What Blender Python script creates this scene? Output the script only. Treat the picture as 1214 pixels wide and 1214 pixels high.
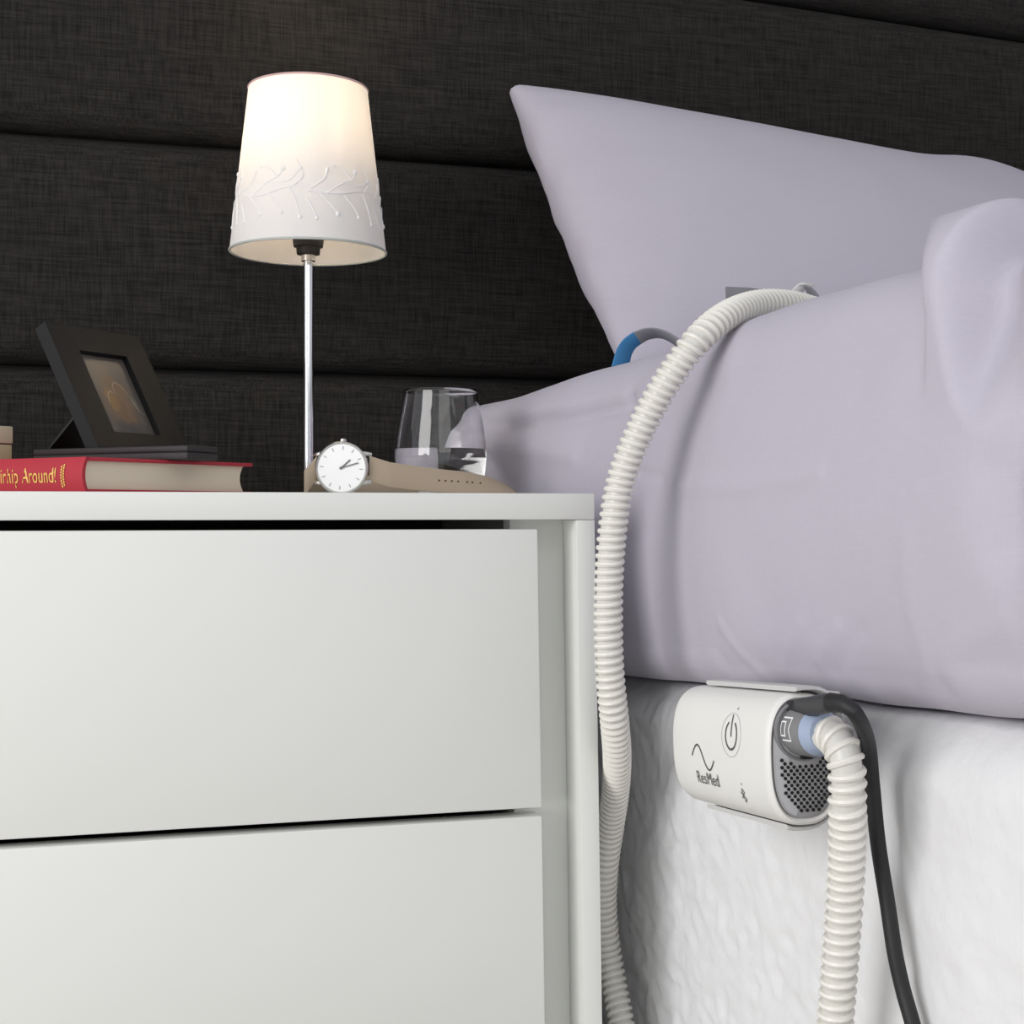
import bpy, bmesh, math, random
from mathutils import Vector, Matrix, noise
random.seed(7)
R = math.radians
sc = bpy.context.scene
for o in list(bpy.data.objects): bpy.data.objects.remove(o)
col = sc.collection

# ------------------------------------------------------------------ camera
F = 1750.0; YAW = R(16.7); CZ = 0.5372
cam = bpy.data.cameras.new('camera'); cam.sensor_width = 36; cam.lens = 36 * F / 1214; cam.clip_start = 0.05
co = bpy.data.objects.new('camera', cam); col.objects.link(co)
co.location = (0, 0, CZ); co.rotation_euler = (R(90), 0, -YAW); sc.camera = co
# ------------------------------------------------------------------ world, lights, exposure
w = bpy.data.worlds.new('world'); sc.world = w; w.use_nodes = True
w.node_tree.nodes['Background'].inputs[0].default_value = (0.93, 0.96, 1.0, 1)
w.node_tree.nodes['Background'].inputs[1].default_value = 0.52
def area(name, loc, target, size, power, colr, sy=None):
    l = bpy.data.lights.new(name, 'AREA'); l.size = size; l.energy = power; l.color = colr
    if sy: l.shape = 'RECTANGLE'; l.size_y = sy
    o = bpy.data.objects.new(name, l); col.objects.link(o); o.location = loc
    o.rotation_euler = (Vector(target) - Vector(loc)).to_track_quat('-Z', 'Y').to_euler()
area('window_light', (-1.72, -0.15, 0.98), (0.4, 0.95, 0.5), 1.3, 32, (1.0, 0.985, 0.97), 1.5)
area('front_fill', (0.15, -1.6, 1.7), (0.3, 1.0, 0.5), 1.6, 9, (1.0, 0.985, 0.96))  # soft frontal fill added behind the camera, not a lamp of the room
vs = sc.view_settings
vs.view_transform = 'Standard'; vs.look = 'None'; vs.gamma = 1; vs.use_curve_mapping = False; vs.exposure = 0.10

# ------------------------------------------------------------------ helpers
FW = Vector((math.sin(YAW), math.cos(YAW), 0)); RT = Vector((math.cos(YAW), -math.sin(YAW), 0))
CAM = Vector((0, 0, CZ))
def ray(px, py): return FW + RT * ((px - 607) / F) + Vector((0, 0, (607 - py) / F))
def P(px, py, t): return CAM + ray(px, py) * t
def onx(px, py, x): d = ray(px, py); return CAM + d * (x / d.x)
def ony(px, py, y): d = ray(px, py); return CAM + d * (y / d.y)
def sstep(a, b, x):
    t = max(0, min(1, (x - a) / (b - a))); return t * t * (3 - 2 * t)
def lerp(a, b, t): return a + (b - a) * t

def nd(nt, typ, **kw):
    n = nt.nodes.new(typ)
    for k, v in kw.items(): setattr(n, k, v)
    return n
def mat(name, colr, rough=0.5, metal=0.0, bump=None, spec=0.5, vary=None, emit=None, trans=0, ior=1.45, sheen=0, coords='Object'):
    m = bpy.data.materials.new(name); m.use_nodes = True; nt = m.node_tree
    b = nt.nodes['Principled BSDF']; I = b.inputs
    I['Base Color'].default_value = (*colr, 1); I['Roughness'].default_value = rough; I['Metallic'].default_value = metal
    I['Specular IOR Level'].default_value = spec; I['IOR'].default_value = ior
    if trans: I['Transmission Weight'].default_value = trans
    if sheen: I['Sheen Weight'].default_value = sheen
    if emit: I['Emission Color'].default_value = (*emit[0], 1); I['Emission Strength'].default_value = emit[1]
    tc = nd(nt, 'ShaderNodeTexCoord')
    if vary:                                   # (scale, second colour)
        n = nd(nt, 'ShaderNodeTexNoise'); n.inputs['Scale'].default_value = vary[0]; n.inputs['Detail'].default_value = 5
        nt.links.new(tc.outputs[coords], n.inputs['Vector'])
        mx = nd(nt, 'ShaderNodeMix', data_type='RGBA'); mx.inputs[6].default_value = (*colr, 1); mx.inputs[7].default_value = (*vary[1], 1)
        nt.links.new(n.outputs['Fac'], mx.inputs[0]); nt.links.new(mx.outputs[2], I['Base Color'])
    if bump:                                   # (scale, strength, distance)
        n = nd(nt, 'ShaderNodeTexNoise'); n.inputs['Scale'].default_value = bump[0]; n.inputs['Detail'].default_value = 4
        nt.links.new(tc.outputs[coords], n.inputs['Vector'])
        bp = nd(nt, 'ShaderNodeBump'); bp.inputs['Strength'].default_value = bump[1]; bp.inputs['Distance'].default_value = bump[2]
        nt.links.new(n.outputs['Fac'], bp.inputs['Height']); nt.links.new(bp.outputs[0], I['Normal'])
    return m
def weave(name, c0, c1, sc1, strength, rough=0.9, sheen=0.0, dist=0.0006, lo=0.38, hi=0.66, crinkle=0.0):
    """woven cloth: two crossed stretched noises give thread colour and relief (x-z and y-z faces)"""
    m = bpy.data.materials.new(name); m.use_nodes = True; nt = m.node_tree; b = nt.nodes['Principled BSDF']
    b.inputs['Roughness'].default_value = rough; b.inputs['Specular IOR Level'].default_value = 0.15; b.inputs['Sheen Weight'].default_value = sheen
    tc = nd(nt, 'ShaderNodeTexCoord'); outs = []
    for s in ((sc1 * .05, sc1 * .05, sc1), (sc1, sc1, sc1 * .05)):
        mp = nd(nt, 'ShaderNodeMapping'); mp.inputs['Scale'].default_value = s
        nt.links.new(tc.outputs['Object'], mp.inputs['Vector'])
        n = nd(nt, 'ShaderNodeTexNoise'); n.inputs['Scale'].default_value = 1; n.inputs['Detail'].default_value = 2.5
        nt.links.new(mp.outputs[0], n.inputs['Vector']); outs.append(n.outputs['Fac'])
    ad = nd(nt, 'ShaderNodeMath', operation='ADD'); nt.links.new(outs[0], ad.inputs[0]); nt.links.new(outs[1], ad.inputs[1])
    hf = nd(nt, 'ShaderNodeMath', operation='MULTIPLY'); nt.links.new(ad.outputs[0], hf.inputs[0]); hf.inputs[1].default_value = 0.5
    cr = nd(nt, 'ShaderNodeValToRGB'); cr.color_ramp.elements[0].position = lo; cr.color_ramp.elements[1].position = hi
    cr.color_ramp.elements[0].color = (*c0, 1); cr.color_ramp.elements[1].color = (*c1, 1)
    nt.links.new(hf.outputs[0], cr.inputs[0]); nt.links.new(cr.outputs[0], b.inputs['Base Color'])
    bp = nd(nt, 'ShaderNodeBump'); bp.inputs['Strength'].default_value = strength; bp.inputs['Distance'].default_value = dist
    nt.links.new(hf.outputs[0], bp.inputs['Height']); nt.links.new(bp.outputs[0], b.inputs['Normal'])
    if crinkle:                                # soft creases of worn cotton
        mp = nd(nt, 'ShaderNodeMapping'); mp.inputs['Scale'].default_value = (9, 9, 6); mp.inputs['Rotation'].default_value = (0.5, 0.2, 0.3)
        nt.links.new(tc.outputs['Object'], mp.inputs['Vector'])
        n = nd(nt, 'ShaderNodeTexNoise', noise_type='RIDGED_MULTIFRACTAL'); n.inputs['Scale'].default_value = 1; n.inputs['Detail'].default_value = 3; n.inputs['Distortion'].default_value = 0.6
        nt.links.new(mp.outputs[0], n.inputs['Vector'])
        b2 = nd(nt, 'ShaderNodeBump'); b2.inputs['Strength'].default_value = crinkle; b2.inputs['Distance'].default_value = 0.0024
        nt.links.new(n.outputs['Fac'], b2.inputs['Height']); nt.links.new(b2.outputs[0], bp.inputs['Normal'])
    return m

M = {}
M['headboard'] = weave('headboard_linen', (0.0100, 0.0092, 0.0087), (0.033, 0.0300, 0.0275), 620, 0.4, 0.95, 0.0, lo=0.34, hi=0.66)
M['backing'] = mat('headboard_backing', (0.006, 0.006, 0.006), 0.9)
M['lavender'] = weave('lavender_cotton', (0.500, 0.472, 0.550), (0.525, 0.497, 0.575), 1400, 0.08, 0.85, 0.05, crinkle=1.0)
M['lavender_shaded'] = weave('lavender_cotton_shaded', (0.470, 0.440, 0.510), (0.495, 0.465, 0.535), 1400, 0.08, 0.85, 0.05, crinkle=0.8)  # same cotton as the sheet, the pillow's shade put into its darker colour
M['valance'] = mat('white_quilted_cotton', (0.81, 0.81, 0.825), 0.9, bump=(110, 0.28, 0.003), spec=0.2)
M['lacquer'] = mat('white_lacquer', (0.80, 0.81, 0.78), 0.38, vary=(6, (0.77, 0.785, 0.755)), spec=0.4)
M['carcass'] = mat('cabinet_interior', (0.10, 0.10, 0.095), 0.8)
M['chrome'] = mat('chrome', (0.85, 0.86, 0.88), 0.12, 1.0)
M['steel'] = mat('steel', (0.75, 0.73, 0.70), 0.22, 1.0)
M['black'] = mat('black_plastic', (0.012, 0.012, 0.013), 0.45)
M['cable'] = mat('black_rubber', (0.016, 0.016, 0.018), 0.55)
M['plug'] = mat('charcoal_plastic', (0.035, 0.035, 0.04), 0.45)
M['frame'] = mat('black_wood', (0.009, 0.009, 0.0095), 0.5, bump=(250, .1, .0005), spec=0.3)
M['red'] = mat('red_cloth_cover', (0.44, 0.027, 0.045), 0.6, vary=(40, (0.38, 0.024, 0.04)), bump=(1200, .2, .0003))
M['page'] = mat('book_pages', (0.76, 0.67, 0.53), 0.85, vary=(12, (0.71, 0.62, 0.49)))
M['gold'] = mat('gold_print', (0.78, 0.52, 0.12), 0.5)
M['darkcover'] = mat('dark_leather_cover', (0.026, 0.021, 0.023), 0.6, bump=(500, .3, .0004))
M['cream'] = mat('cream_card', (0.66, 0.58, 0.42), 0.7)
M['creamlow'] = mat('beige_gilt_card', (0.52, 0.42, 0.22), 0.7, vary=(90, (0.62, 0.55, 0.38)))
M['strap'] = mat('taupe_leather', (0.385, 0.305, 0.225), 0.6, bump=(700, .25, .0003))
M['dial'] = mat('white_dial', (0.93, 0.93, 0.93), 0.35)
M['ink'] = mat('dark_print', (0.07, 0.07, 0.075), 0.5)
M['shell'] = mat('machine_white_plastic', (0.80, 0.79, 0.765), 0.40, vary=(25, (0.78, 0.77, 0.745)))
M['capgrey'] = mat('grey_plastic', (0.36, 0.355, 0.365), 0.45)
M['pale'] = mat('pale_grey_plastic', (0.47, 0.475, 0.50), 0.45)
M['grille'] = mat('grille_grey_plastic', (0.33, 0.325, 0.325), 0.5)
M['conn'] = mat('connector_grey_plastic', (0.21, 0.21, 0.22), 0.42)
M['hole'] = mat('dark_hole', (0.012, 0.012, 0.012), 0.8)
M['white_print'] = mat('white_print', (0.9, 0.9, 0.9), 0.5)
M['cuff'] = mat('blue_grey_silicone', (0.36, 0.43, 0.58), 0.35)
M['mount'] = mat('mount_grey_plastic', (0.58, 0.575, 0.57), 0.45)
M['rib'] = mat('ivory_hose_rib', (0.80, 0.78, 0.73), 0.38)
M['tube'] = mat('translucent_hose_wall', (0.66, 0.65, 0.61), 0.30, bump=(300, .1, .001))
M['blue'] = mat('blue_webbing', (0.045, 0.20, 0.42), 0.8, bump=(900, .3, .0004))
M['greyweb'] = mat('grey_webbing', (0.22, 0.22, 0.24), 0.8, bump=(900, .3, .0004))
M['clip'] = mat('light_grey_clip', (0.62, 0.62, 0.61), 0.5)
M['silicone'] = mat('clear_grey_silicone', (0.55, 0.56, 0.58), 0.35)
M['glass'] = mat('clear_glass', (1, 1, 1), 0.0, trans=1, ior=1.45)
M['water'] = mat('water', (1, 1, 1), 0.0, trans=1, ior=1.33)
M['socket'] = mat('black_bakelite', (0.010, 0.009, 0.009), 0.5)
M['bulbneck'] = mat('bulb_neck_plastic', (0.7, 0.7, 0.68), 0.5)
M['bulb'] = mat('lit_bulb', (1, 0.9, 0.7), 0.4, emit=((1.0, 0.80, 0.53), 92))
M['trim'] = mat('shade_trim', (0.50, 0.52, 0.50), 0.7)
M['toptrim'] = mat('shade_top_trim', (0.62, 0.42, 0.42), 0.8)
M['floor'] = mat('beige_carpet', (0.42, 0.39, 0.35), 0.95, bump=(400, .5, .004))
M['wall'] = mat('grey_wall_paint', (0.55, 0.55, 0.54), 0.9, bump=(150, .1, .001))
def shade_mat():
    m = bpy.data.materials.new('white_paper_shade'); m.use_nodes = True; nt = m.node_tree
    nt.nodes.remove(nt.nodes['Principled BSDF'])
    d = nd(nt, 'ShaderNodeBsdfDiffuse'); d.inputs[0].default_value = (0.90, 0.89, 0.89, 1)
    t = nd(nt, 'ShaderNodeBsdfTranslucent'); t.inputs[0].default_value = (0.95, 0.91, 0.87, 1)
    x = nd(nt, 'ShaderNodeMixShader'); x.inputs[0].default_value = 0.30
    nt.links.new(d.outputs[0], x.inputs[1]); nt.links.new(t.outputs[0], x.inputs[2])
    nt.links.new(x.outputs[0], nt.nodes['Material Output'].inputs[0]); return m
M['shade'] = shade_mat()
M['twig'] = mat('white_relief', (0.88, 0.87, 0.87), 0.8)

def tag(o, label, cat=None, group=None, kind=None):
    if label: o['label'] = label
    if cat: o['category'] = cat
    if group: o['group'] = group
    if kind: o['kind'] = kind
    return o
def link(name, me, m, parent=None):
    o = bpy.data.objects.new(name, me); col.objects.link(o)
    if m is not None and not me.materials: me.materials.append(m)
    if parent: o.parent = parent
    return o
def thing(name, loc, label, cat, rot=(0, 0, 0), group=None):
    o = bpy.data.objects.new(name, None); col.objects.link(o); o.location = loc; o.rotation_euler = rot
    o.empty_display_size = 0.02
    return tag(o, label, cat, group)
def origin(p):
    v = Vector((0, 0, 0))
    while p: v += Vector(p.location); p = p.parent
    return v
def mk(name, V, Fc, m, parent=None, world=False, smooth=True, angle=40):
    """mesh object; world=True: vertices are world points and the (unrotated) parent's place is taken off"""
    off = Vector((0, 0, 0))
    if world and parent: off = origin(parent)
    me = bpy.data.meshes.new(name)
    own = None
    if world and not parent:
        xs = [v[0] for v in V]; ys = [v[1] for v in V]; zs = [v[2] for v in V]
        own = Vector(((min(xs) + max(xs)) / 2, (min(ys) + max(ys)) / 2, min(zs))); off = own
    me.from_pydata([tuple(Vector(v) - off) for v in V], [], Fc)
    bm = bmesh.new(); bm.from_mesh(me); bmesh.ops.recalc_face_normals(bm, faces=bm.faces); bm.to_mesh(me); bm.free()
    if smooth:
        me.polygons.foreach_set('use_smooth', [True] * len(me.polygons)); me.set_sharp_from_angle(angle=R(angle))
    o = link(name, me, m, parent)
    if own is not None: o.location = own
    return o
def grid_faces(nu, nv, cu=False, cv=False, base=0):
    f = []
    for i in range(nu if cu else nu - 1):
        for j in range(nv if cv else nv - 1):
            a, b = i, (i + 1) % nu; c, d = j, (j + 1) % nv
            f.append((base + a * nv + c, base + b * nv + c, base + b * nv + d, base + a * nv + d))
    return f
def box(x0, x1, y0, y1, z0, z1, bev=0.0, seg=2):
    bm = bmesh.new(); bmesh.ops.create_cube(bm, size=1)
    for v in bm.verts:
        v.co = ((x0 + x1) / 2 + v.co.x * (x1 - x0), (y0 + y1) / 2 + v.co.y * (y1 - y0), (z0 + z1) / 2 + v.co.z * (z1 - z0))
    if bev: bmesh.ops.bevel(bm, geom=bm.edges[:], offset=bev, segments=seg, affect='EDGES', profile=0.5)
    bm.verts.ensure_lookup_table()
    V = [v.co.copy() for v in bm.verts]; Fc = [tuple(v.index for v in f.verts) for f in bm.faces]; bm.free()
    return V, Fc
def lathe(prof, n=48, c=(0, 0, 0), closed=False):
    V = []
    for k in range(n):
        a = 2 * math.pi * k / n
        for r, z in prof: V.append(Vector((c[0] + r * math.cos(a), c[1] + r * math.sin(a), c[2] + z)))
    m = len(prof); Fc = grid_faces(n, m, True, closed)
    if not closed:
        for j in (0, m - 1):
            if prof[j][0] > 1e-5: Fc.append(tuple(k * m + j for k in range(n)))
    return V, Fc
def catmull(pts, step):
    pts = [Vector(p) for p in pts]; q = [pts[0] * 2 - pts[1]] + pts + [pts[-1] * 2 - pts[-2]]
    dense = []
    for i in range(1, len(q) - 2):
        a, b, c, d = q[i - 1], q[i], q[i + 1], q[i + 2]
        for k in range(24):
            t = k / 24
            dense.append(0.5 * (2 * b + (c - a) * t + (2 * a - 5 * b + 4 * c - d) * t * t + (3 * b - a - 3 * c + d) * t ** 3))
    dense.append(pts[-1])
    out = [dense[0]]; acc = 0
    for i in range(1, len(dense)):
        seg = (dense[i] - dense[i - 1]).length; p = dense[i - 1]
        while acc + seg >= step:
            k = (step - acc) / seg; p = p.lerp(dense[i], k); out.append(p); seg = (dense[i] - p).length; acc = 0
        acc += seg
    return out
def frames(pts, up=Vector((0.3, 0.2, 0.9))):
    T = []
    for i in range(len(pts)):
        a = pts[max(0, i - 1)]; b = pts[min(len(pts) - 1, i + 1)]; T.append((b - a).normalized())
    n = (up - T[0] * up.dot(T[0])).normalized(); N = []
    for t in T:
        n = (n - t * n.dot(t)).normalized(); N.append(n)
    return T, N, [t.cross(nn) for t, nn in zip(T, N)]
def tube(pts, rad, n=10, sy=1.0, base=0):
    T, N, B = frames(pts); V = []
    for i, p in enumerate(pts):
        r = rad(i / (len(pts) - 1)) if callable(rad) else rad
        for k in range(n):
            a = 2 * math.pi * k / n; V.append(p + N[i] * (r * math.cos(a)) + B[i] * (r * sy * math.sin(a)))
    Fc = grid_faces(len(pts), n, False, True, base)
    Fc.append(tuple(base + k for k in range(n))); Fc.append(tuple(base + (len(pts) - 1) * n + k for k in range(n)))
    return V, Fc
def helix(pts, rad, pitch, rr, seg=18, prof=6, flat=1.15):
    """continuous spiral bead around a path sampled in equal steps"""
    T, N, B = frames(pts); step = (pts[1] - pts[0]).length; L = step * (len(pts) - 1)
    turns = L / pitch; n = int(turns * seg); cen = []
    for i in range(n + 1):
        s = i / n * (len(pts) - 1); k = min(int(s), len(pts) - 2); f = s - k
        p = pts[k].lerp(pts[k + 1], f); nn = N[k].lerp(N[k + 1], f).normalized(); bb = B[k].lerp(B[k + 1], f).normalized()
        a = 2 * math.pi * i / seg; rd = nn * math.cos(a) + bb * math.sin(a); cen.append((p, rd, T[k]))
    V = []
    for p, rd, t in cen:
        for k in range(prof):
            a = 2 * math.pi * k / prof
            V.append(p + rd * (rad + rr * math.cos(a)) + t * (rr * flat * math.sin(a)))
    return V, grid_faces(len(cen), prof, False, True)
def ribbon(pts, wid, th):
    """band: pts = centres of one long edge, wid = vector to the other long edge at each point"""
    V = []
    for i, p in enumerate(pts):
        t = (pts[min(i + 1, len(pts) - 1)] - pts[max(i - 1, 0)]).normalized()
        n = t.cross(wid[i]).normalized() * (th / 2); wv = wid[i]; e = wv * 0.06
        V += [p + n * .5, p + e + n, p + wv - e + n, p + wv + n * .5, p + wv - n * .5, p + wv - e - n, p + e - n, p - n * .5]
    k = len(pts); Fc = grid_faces(k, 8, False, True)
    Fc.append(tuple(range(8))); Fc.append(tuple((k - 1) * 8 + j for j in range(8)))
    return V, Fc
def join(*parts):
    V = []; Fc = []
    for v, f in parts:
        b = len(V); V += list(v); Fc += [tuple(i + b for i in q) for q in f]
    return V, Fc
def text_geo(s, size, sx=1.0):
    cu = bpy.data.curves.new('lettering', 'FONT'); cu.body = s; cu.size = size; cu.resolution_u = 3; cu.space_character = 1.05
    o = bpy.data.objects.new('lettering', cu); col.objects.link(o)
    dg = bpy.context.evaluated_depsgraph_get(); dg.update()
    me = bpy.data.meshes.new_from_object(o.evaluated_get(dg))
    bm = bmesh.new(); bm.from_mesh(me); bmesh.ops.triangulate(bm, faces=bm.faces[:])
    bmesh.ops.remove_doubles(bm, verts=bm.verts[:], dist=1e-6); bm.verts.ensure_lookup_table()
    V = [(v.co.x * sx, v.co.y) for v in bm.verts]; Fc = [tuple(v.index for v in f.verts) for f in bm.faces]
    bm.free(); bpy.data.objects.remove(o); bpy.data.curves.remove(cu); bpy.data.meshes.remove(me)
    return V, Fc
def stroke(pts, wd):
    """flat stroke in 2D: list of (u,v) -> quads"""
    V = []
    for i, p in enumerate(pts):
        a = pts[max(0, i - 1)]; b = pts[min(len(pts) - 1, i + 1)]
        dx, dy = b[0] - a[0], b[1] - a[1]; l = math.hypot(dx, dy) or 1
        V += [(p[0] - dy / l * wd / 2, p[1] + dx / l * wd / 2), (p[0] + dy / l * wd / 2, p[1] - dx / l * wd / 2)]
    return V, [(2 * i, 2 * i + 1, 2 * i + 3, 2 * i + 2) for i in range(len(pts) - 1)]

# ------------------------------------------------------------------ room
tag(mk('floor', *box(-2.4, 2.6, -2.4, 1.52, -0.05, 0), M['floor'], smooth=False), 'beige carpet under the bed and cabinet', kind='structure')
tag(mk('wall_back', *box(-2.4, 2.6, 1.52, 1.62, 0, 2.5), M['wall'], smooth=False), 'plain grey wall behind the dark headboard', kind='structure')

# ------------------------------------------------------------------ headboard: stacked upholstered panels
HBY = 1.42; HX0, HX1 = -0.75, 1.85
hb = thing('headboard', (0.55, 1.47, 0.0), 'wide charcoal woven upholstered headboard with horizontal seams behind the bed', 'headboard')
mk('backing_board', *box(HX0, HX1, HBY + 0.030, HBY + 0.095, 0.0, CZ + 0.99, 0.003), M['backing'], hb, world=True)
def seam(k, x):                      # k counts upward
    z = {-2: -0.297, -1: -0.081, 0: 0.135, 1: 0.351, 2: 0.576, 3: 0.785, 4: 1.0}[k]
    if k == 2: z -= 0.040 * (x - 0.02)
    if k == -2: z = -CZ + 0.004 if False else z
    return CZ + z
for k in range(-2, 4):
    nu, nv = 60, 22; V = []
    for i in range(nu):
        x = lerp(HX0, HX1, i / (nu - 1)); z0, z1 = seam(k, x) + 0.0012, seam(k + 1, x) - 0.0012
        for j in range(nv):
            tt = j / (nv - 1); tt = 0.5 - 0.5 * math.cos(math.pi * tt)
            e = min(tt, 1 - tt) * (z1 - z0)
            d = 0.024 * (1 - max(0, 1 - e / 0.022) ** 2.4) ** 0.5 if e < 0.022 else 0.024
            d += 0.005 * math.sin(math.pi * tt) + 0.0016 * noise.noise(Vector((x * 5, tt * 2, k * 3.7)))
            z = lerp(z0, z1, tt) + 0.0016 * noise.noise(Vector((x * 7, k * 5, 1))) * (1 - 2 * abs(tt - .5))
            V.append(Vector((x, HBY + 0.029 - d, z)))
    Fc = grid_faces(nu, nv); b = len(V)
    V += [Vector((v.x, HBY + 0.031, v.z)) for v in V]
    Fc += grid_faces(nu, nv, base=b)
    for i in range(nu - 1):
        for j in (0, nv - 1): Fc.append((i * nv + j, (i + 1) * nv + j, b + (i + 1) * nv + j, b + i * nv + j))
    for j in range(nv - 1):
        for i in (0, nu - 1): Fc.append((i * nv + j, i * nv + j + 1, b + i * nv + j + 1, b + i * nv + j))
    mk('upholstered_panel', V, Fc, M['headboard'], hb, world=True)

# ------------------------------------------------------------------ bed base (white fabric)
def hemz(y):
    return CZ + lerp(-0.094, -0.1245, max(0, min(1.25, (y - 0.554) / (1.03 - 0.554))))
BX = 0.415
ys = [lerp(1.408, 0.45, i / 260) for i in range(261)] + [lerp(0.44, -0.5, i / 40) for i in range(1, 41)]
pc = [1.45, 0.9, 0.5, 0.455]
nz = 120; V = []
for y in ys:
    zt = hemz(y) - 0.0036
    row = [Vector((x, y, zt)) for x in pc]
    for j in range(nz):
        tt = j / (nz - 1); z = lerp(zt, 0.02, tt)
        rx = 0.020 * max(0, 1 - tt / 0.09) ** 2
        p = Vector((y * 1.0, z * 1.0, 0))
        q = Vector((y * 26 + z * 17, z * 30 - y * 10, 3.1))
        d = 0.0028 * noise.noise(Vector((y * 6.5, z * 5.5, 1.7))) + 0.0016 * noise.noise(q)
        r1 = abs(noise.noise(Vector((y * 44 + z * 34, z * 66 - y * 22, 8)))) - .25
        r2 = abs(noise.noise(Vector((y * 90 - z * 40, z * 110, 4.4)))) - .25
        amp = lerp(0.35, 1.0, sstep(0.66, 0.86, y))
        d += amp * (-0.0034 * r1 - 0.0013 * r2)
        d += 0.0022 * math.sin((y - z * 0.25) * 24) * lerp(.9, .2, sstep(.6, .95, y))
        row.append(Vector((BX + rx - d, y, z)))
    V += row
row_n = nz + len(pc) + 1
V2 = []
for i in range(len(ys)): V2 += V[i * (row_n - 1):(i + 1) * (row_n - 1)] + [Vector((1.45, ys[i], 0.02))]
mat_o = mk('bed_base', V2, grid_faces(len(ys), row_n, False, True) + [tuple(range(row_n)), tuple((len(ys) - 1) * row_n + k for k in range(row_n))], M['valance'], world=True, angle=80)
tag(mat_o, 'bed base covered in crinkled white quilted fabric under the lavender mattress', 'bed base')

# ------------------------------------------------------------------ mattress in a lavender fitted sheet
def seg_dist(p, a, b):
    d = b - a; t = max(0, min(1, (p - a).dot(d) / d.length_squared)); return (p - (a + d * t)).length, t
creases = []                          # (a, b, amplitude, width) in the (y, z) plane of the mattress side
def crease(pxs, amp, wd, x=0.40):
    pts = [onx(u, v, x) for u, v in pxs]; pts = [Vector((q.y, q.z)) for q in pts]
    n = len(pts) - 1
    for i in range(n): creases.append((pts[i], pts[i + 1], amp, wd))
def polyd(p, pts):
    return min(seg_dist(p, pts[i], pts[i + 1])[0] for i in range(len(pts) - 1))
CR = []
def cr(pxs, amp, wd, x=0.40):
    pts = [onx(u, v, x) for u, v in pxs]; CR.append(([Vector((q.y, q.z)) for q in pts], amp, wd))
cr([(590, 500), (640, 504), (690, 497), (745, 479)], -0.006, 0.0065)
cr([(640, 496), (690, 488), (735, 474)], 0.0025, 0.008)
cr([(585, 540), (640, 530), (700, 540)], 0.003, 0.010)
cr([(600, 520), (625, 545), (640, 575)], -0.0025, 0.010)
cr([(770, 560), (800, 566)], -0.0012, 0.004)
cr([(820, 575), (900, 578), (990, 560)], 0.0012, 0.006)
cr([(860, 740), (875, 775), (888, 800)], 0.0011, 0.005)
cr([(915, 800), (935, 770), (955, 740)], 0.0009, 0.005)
cr([(965, 785), (1000, 745)], 0.0012, 0.005)
cr([(985, 800), (1010, 765), (1030, 745)], -0.0009, 0.005)
cr([(855, 790), (930, 792), (1000, 800), (1110, 812)], -0.0028, 0.009)
cr([(1090, 812), (1150, 760), (1200, 742)], 0.0014, 0.008)
cr([(1095, 640), (1092, 720), (1100, 800)], 0.0007, 0.008)
# big fold by the hand side of the bed
cr([(1225, 500), (1206, 560), (1212, 640)], -0.010, 0.017)
def line_y(pxs):
    q = sorted([(onx(u, v, 0.40).z, onx(u, v, 0.40).y) for u, v in pxs])
    def f(z):
        if z <= q[0][0]: return q[0][1]
        for (a, ya), (b, yb) in zip(q, q[1:]):
            if z <= b: return lerp(ya, yb, (z - a) / (b - a))
        return q[-1][1]
    return f, q[0][0]
yC, zTip = line_y([(1114, 285), (1119, 340), (1126, 400), (1138, 460), (1160, 515)])
yV, _ = line_y([(1192, 262), (1184, 320), (1176, 400), (1169, 470), (1166, 515)])
yR, _ = line_y([(1222, 262), (1214, 330), (1203, 400), (1188, 470), (1172, 515)])
def pleat(y, z):
    k = sstep(zTip - 0.004, zTip + 0.060, z)
    if k <= 0: return 0
    c = yC(z); v = c - 0.015; r_ = v - 0.060; A, B_, C_ = 0.0035, -0.026, 0.0
    if y >= c: return k * A * math.exp(-((y - c) / 0.020) ** 2)
    if y >= v: t = (c - y) / max(1e-4, c - v); return k * lerp(A, B_, 0.5 - 0.5 * math.cos(math.pi * t))
    if y >= r_: t = (v - y) / max(1e-4, v - r_); return k * lerp(B_, C_, 0.5 - 0.5 * math.cos(math.pi * t))
    return k * C_ * math.exp(-((y - r_) / 0.03) ** 2)
def side_disp(y, z):
    p = Vector((y, z)); d = pleat(y, z)
    for pts, amp, wd in CR:
        lo = min(q.x for q in pts) - 3 * wd; hi = max(q.x for q in pts) + 3 * wd
        if y < lo or y > hi: continue
        r = polyd(p, pts) / wd
        if r < 3: d += amp * math.exp(-r * r)
    return d
def side_x(y):
    x = lerp(0.400, 0.376, sstep(1.02, 1.25, y)) - 0.029 * sstep(1.20, 1.40, y)
    if y > 1.375: q = min(1, (y - 1.375) / 0.0365); x += 0.055 * (1 - math.sqrt(max(0, 1 - q * q)))
    return x
prof = []
mys = [1.411 - 0.037 * (1 - math.sin(math.pi / 2 * i / 12)) for i in range(12, 0, -1)]
mys += [lerp(1.373, 0.47, i / 330) for i in range(331)] + [lerp(0.46, -0.5, i / 50) for i in range(51)]
V = []; ncol = None
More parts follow.
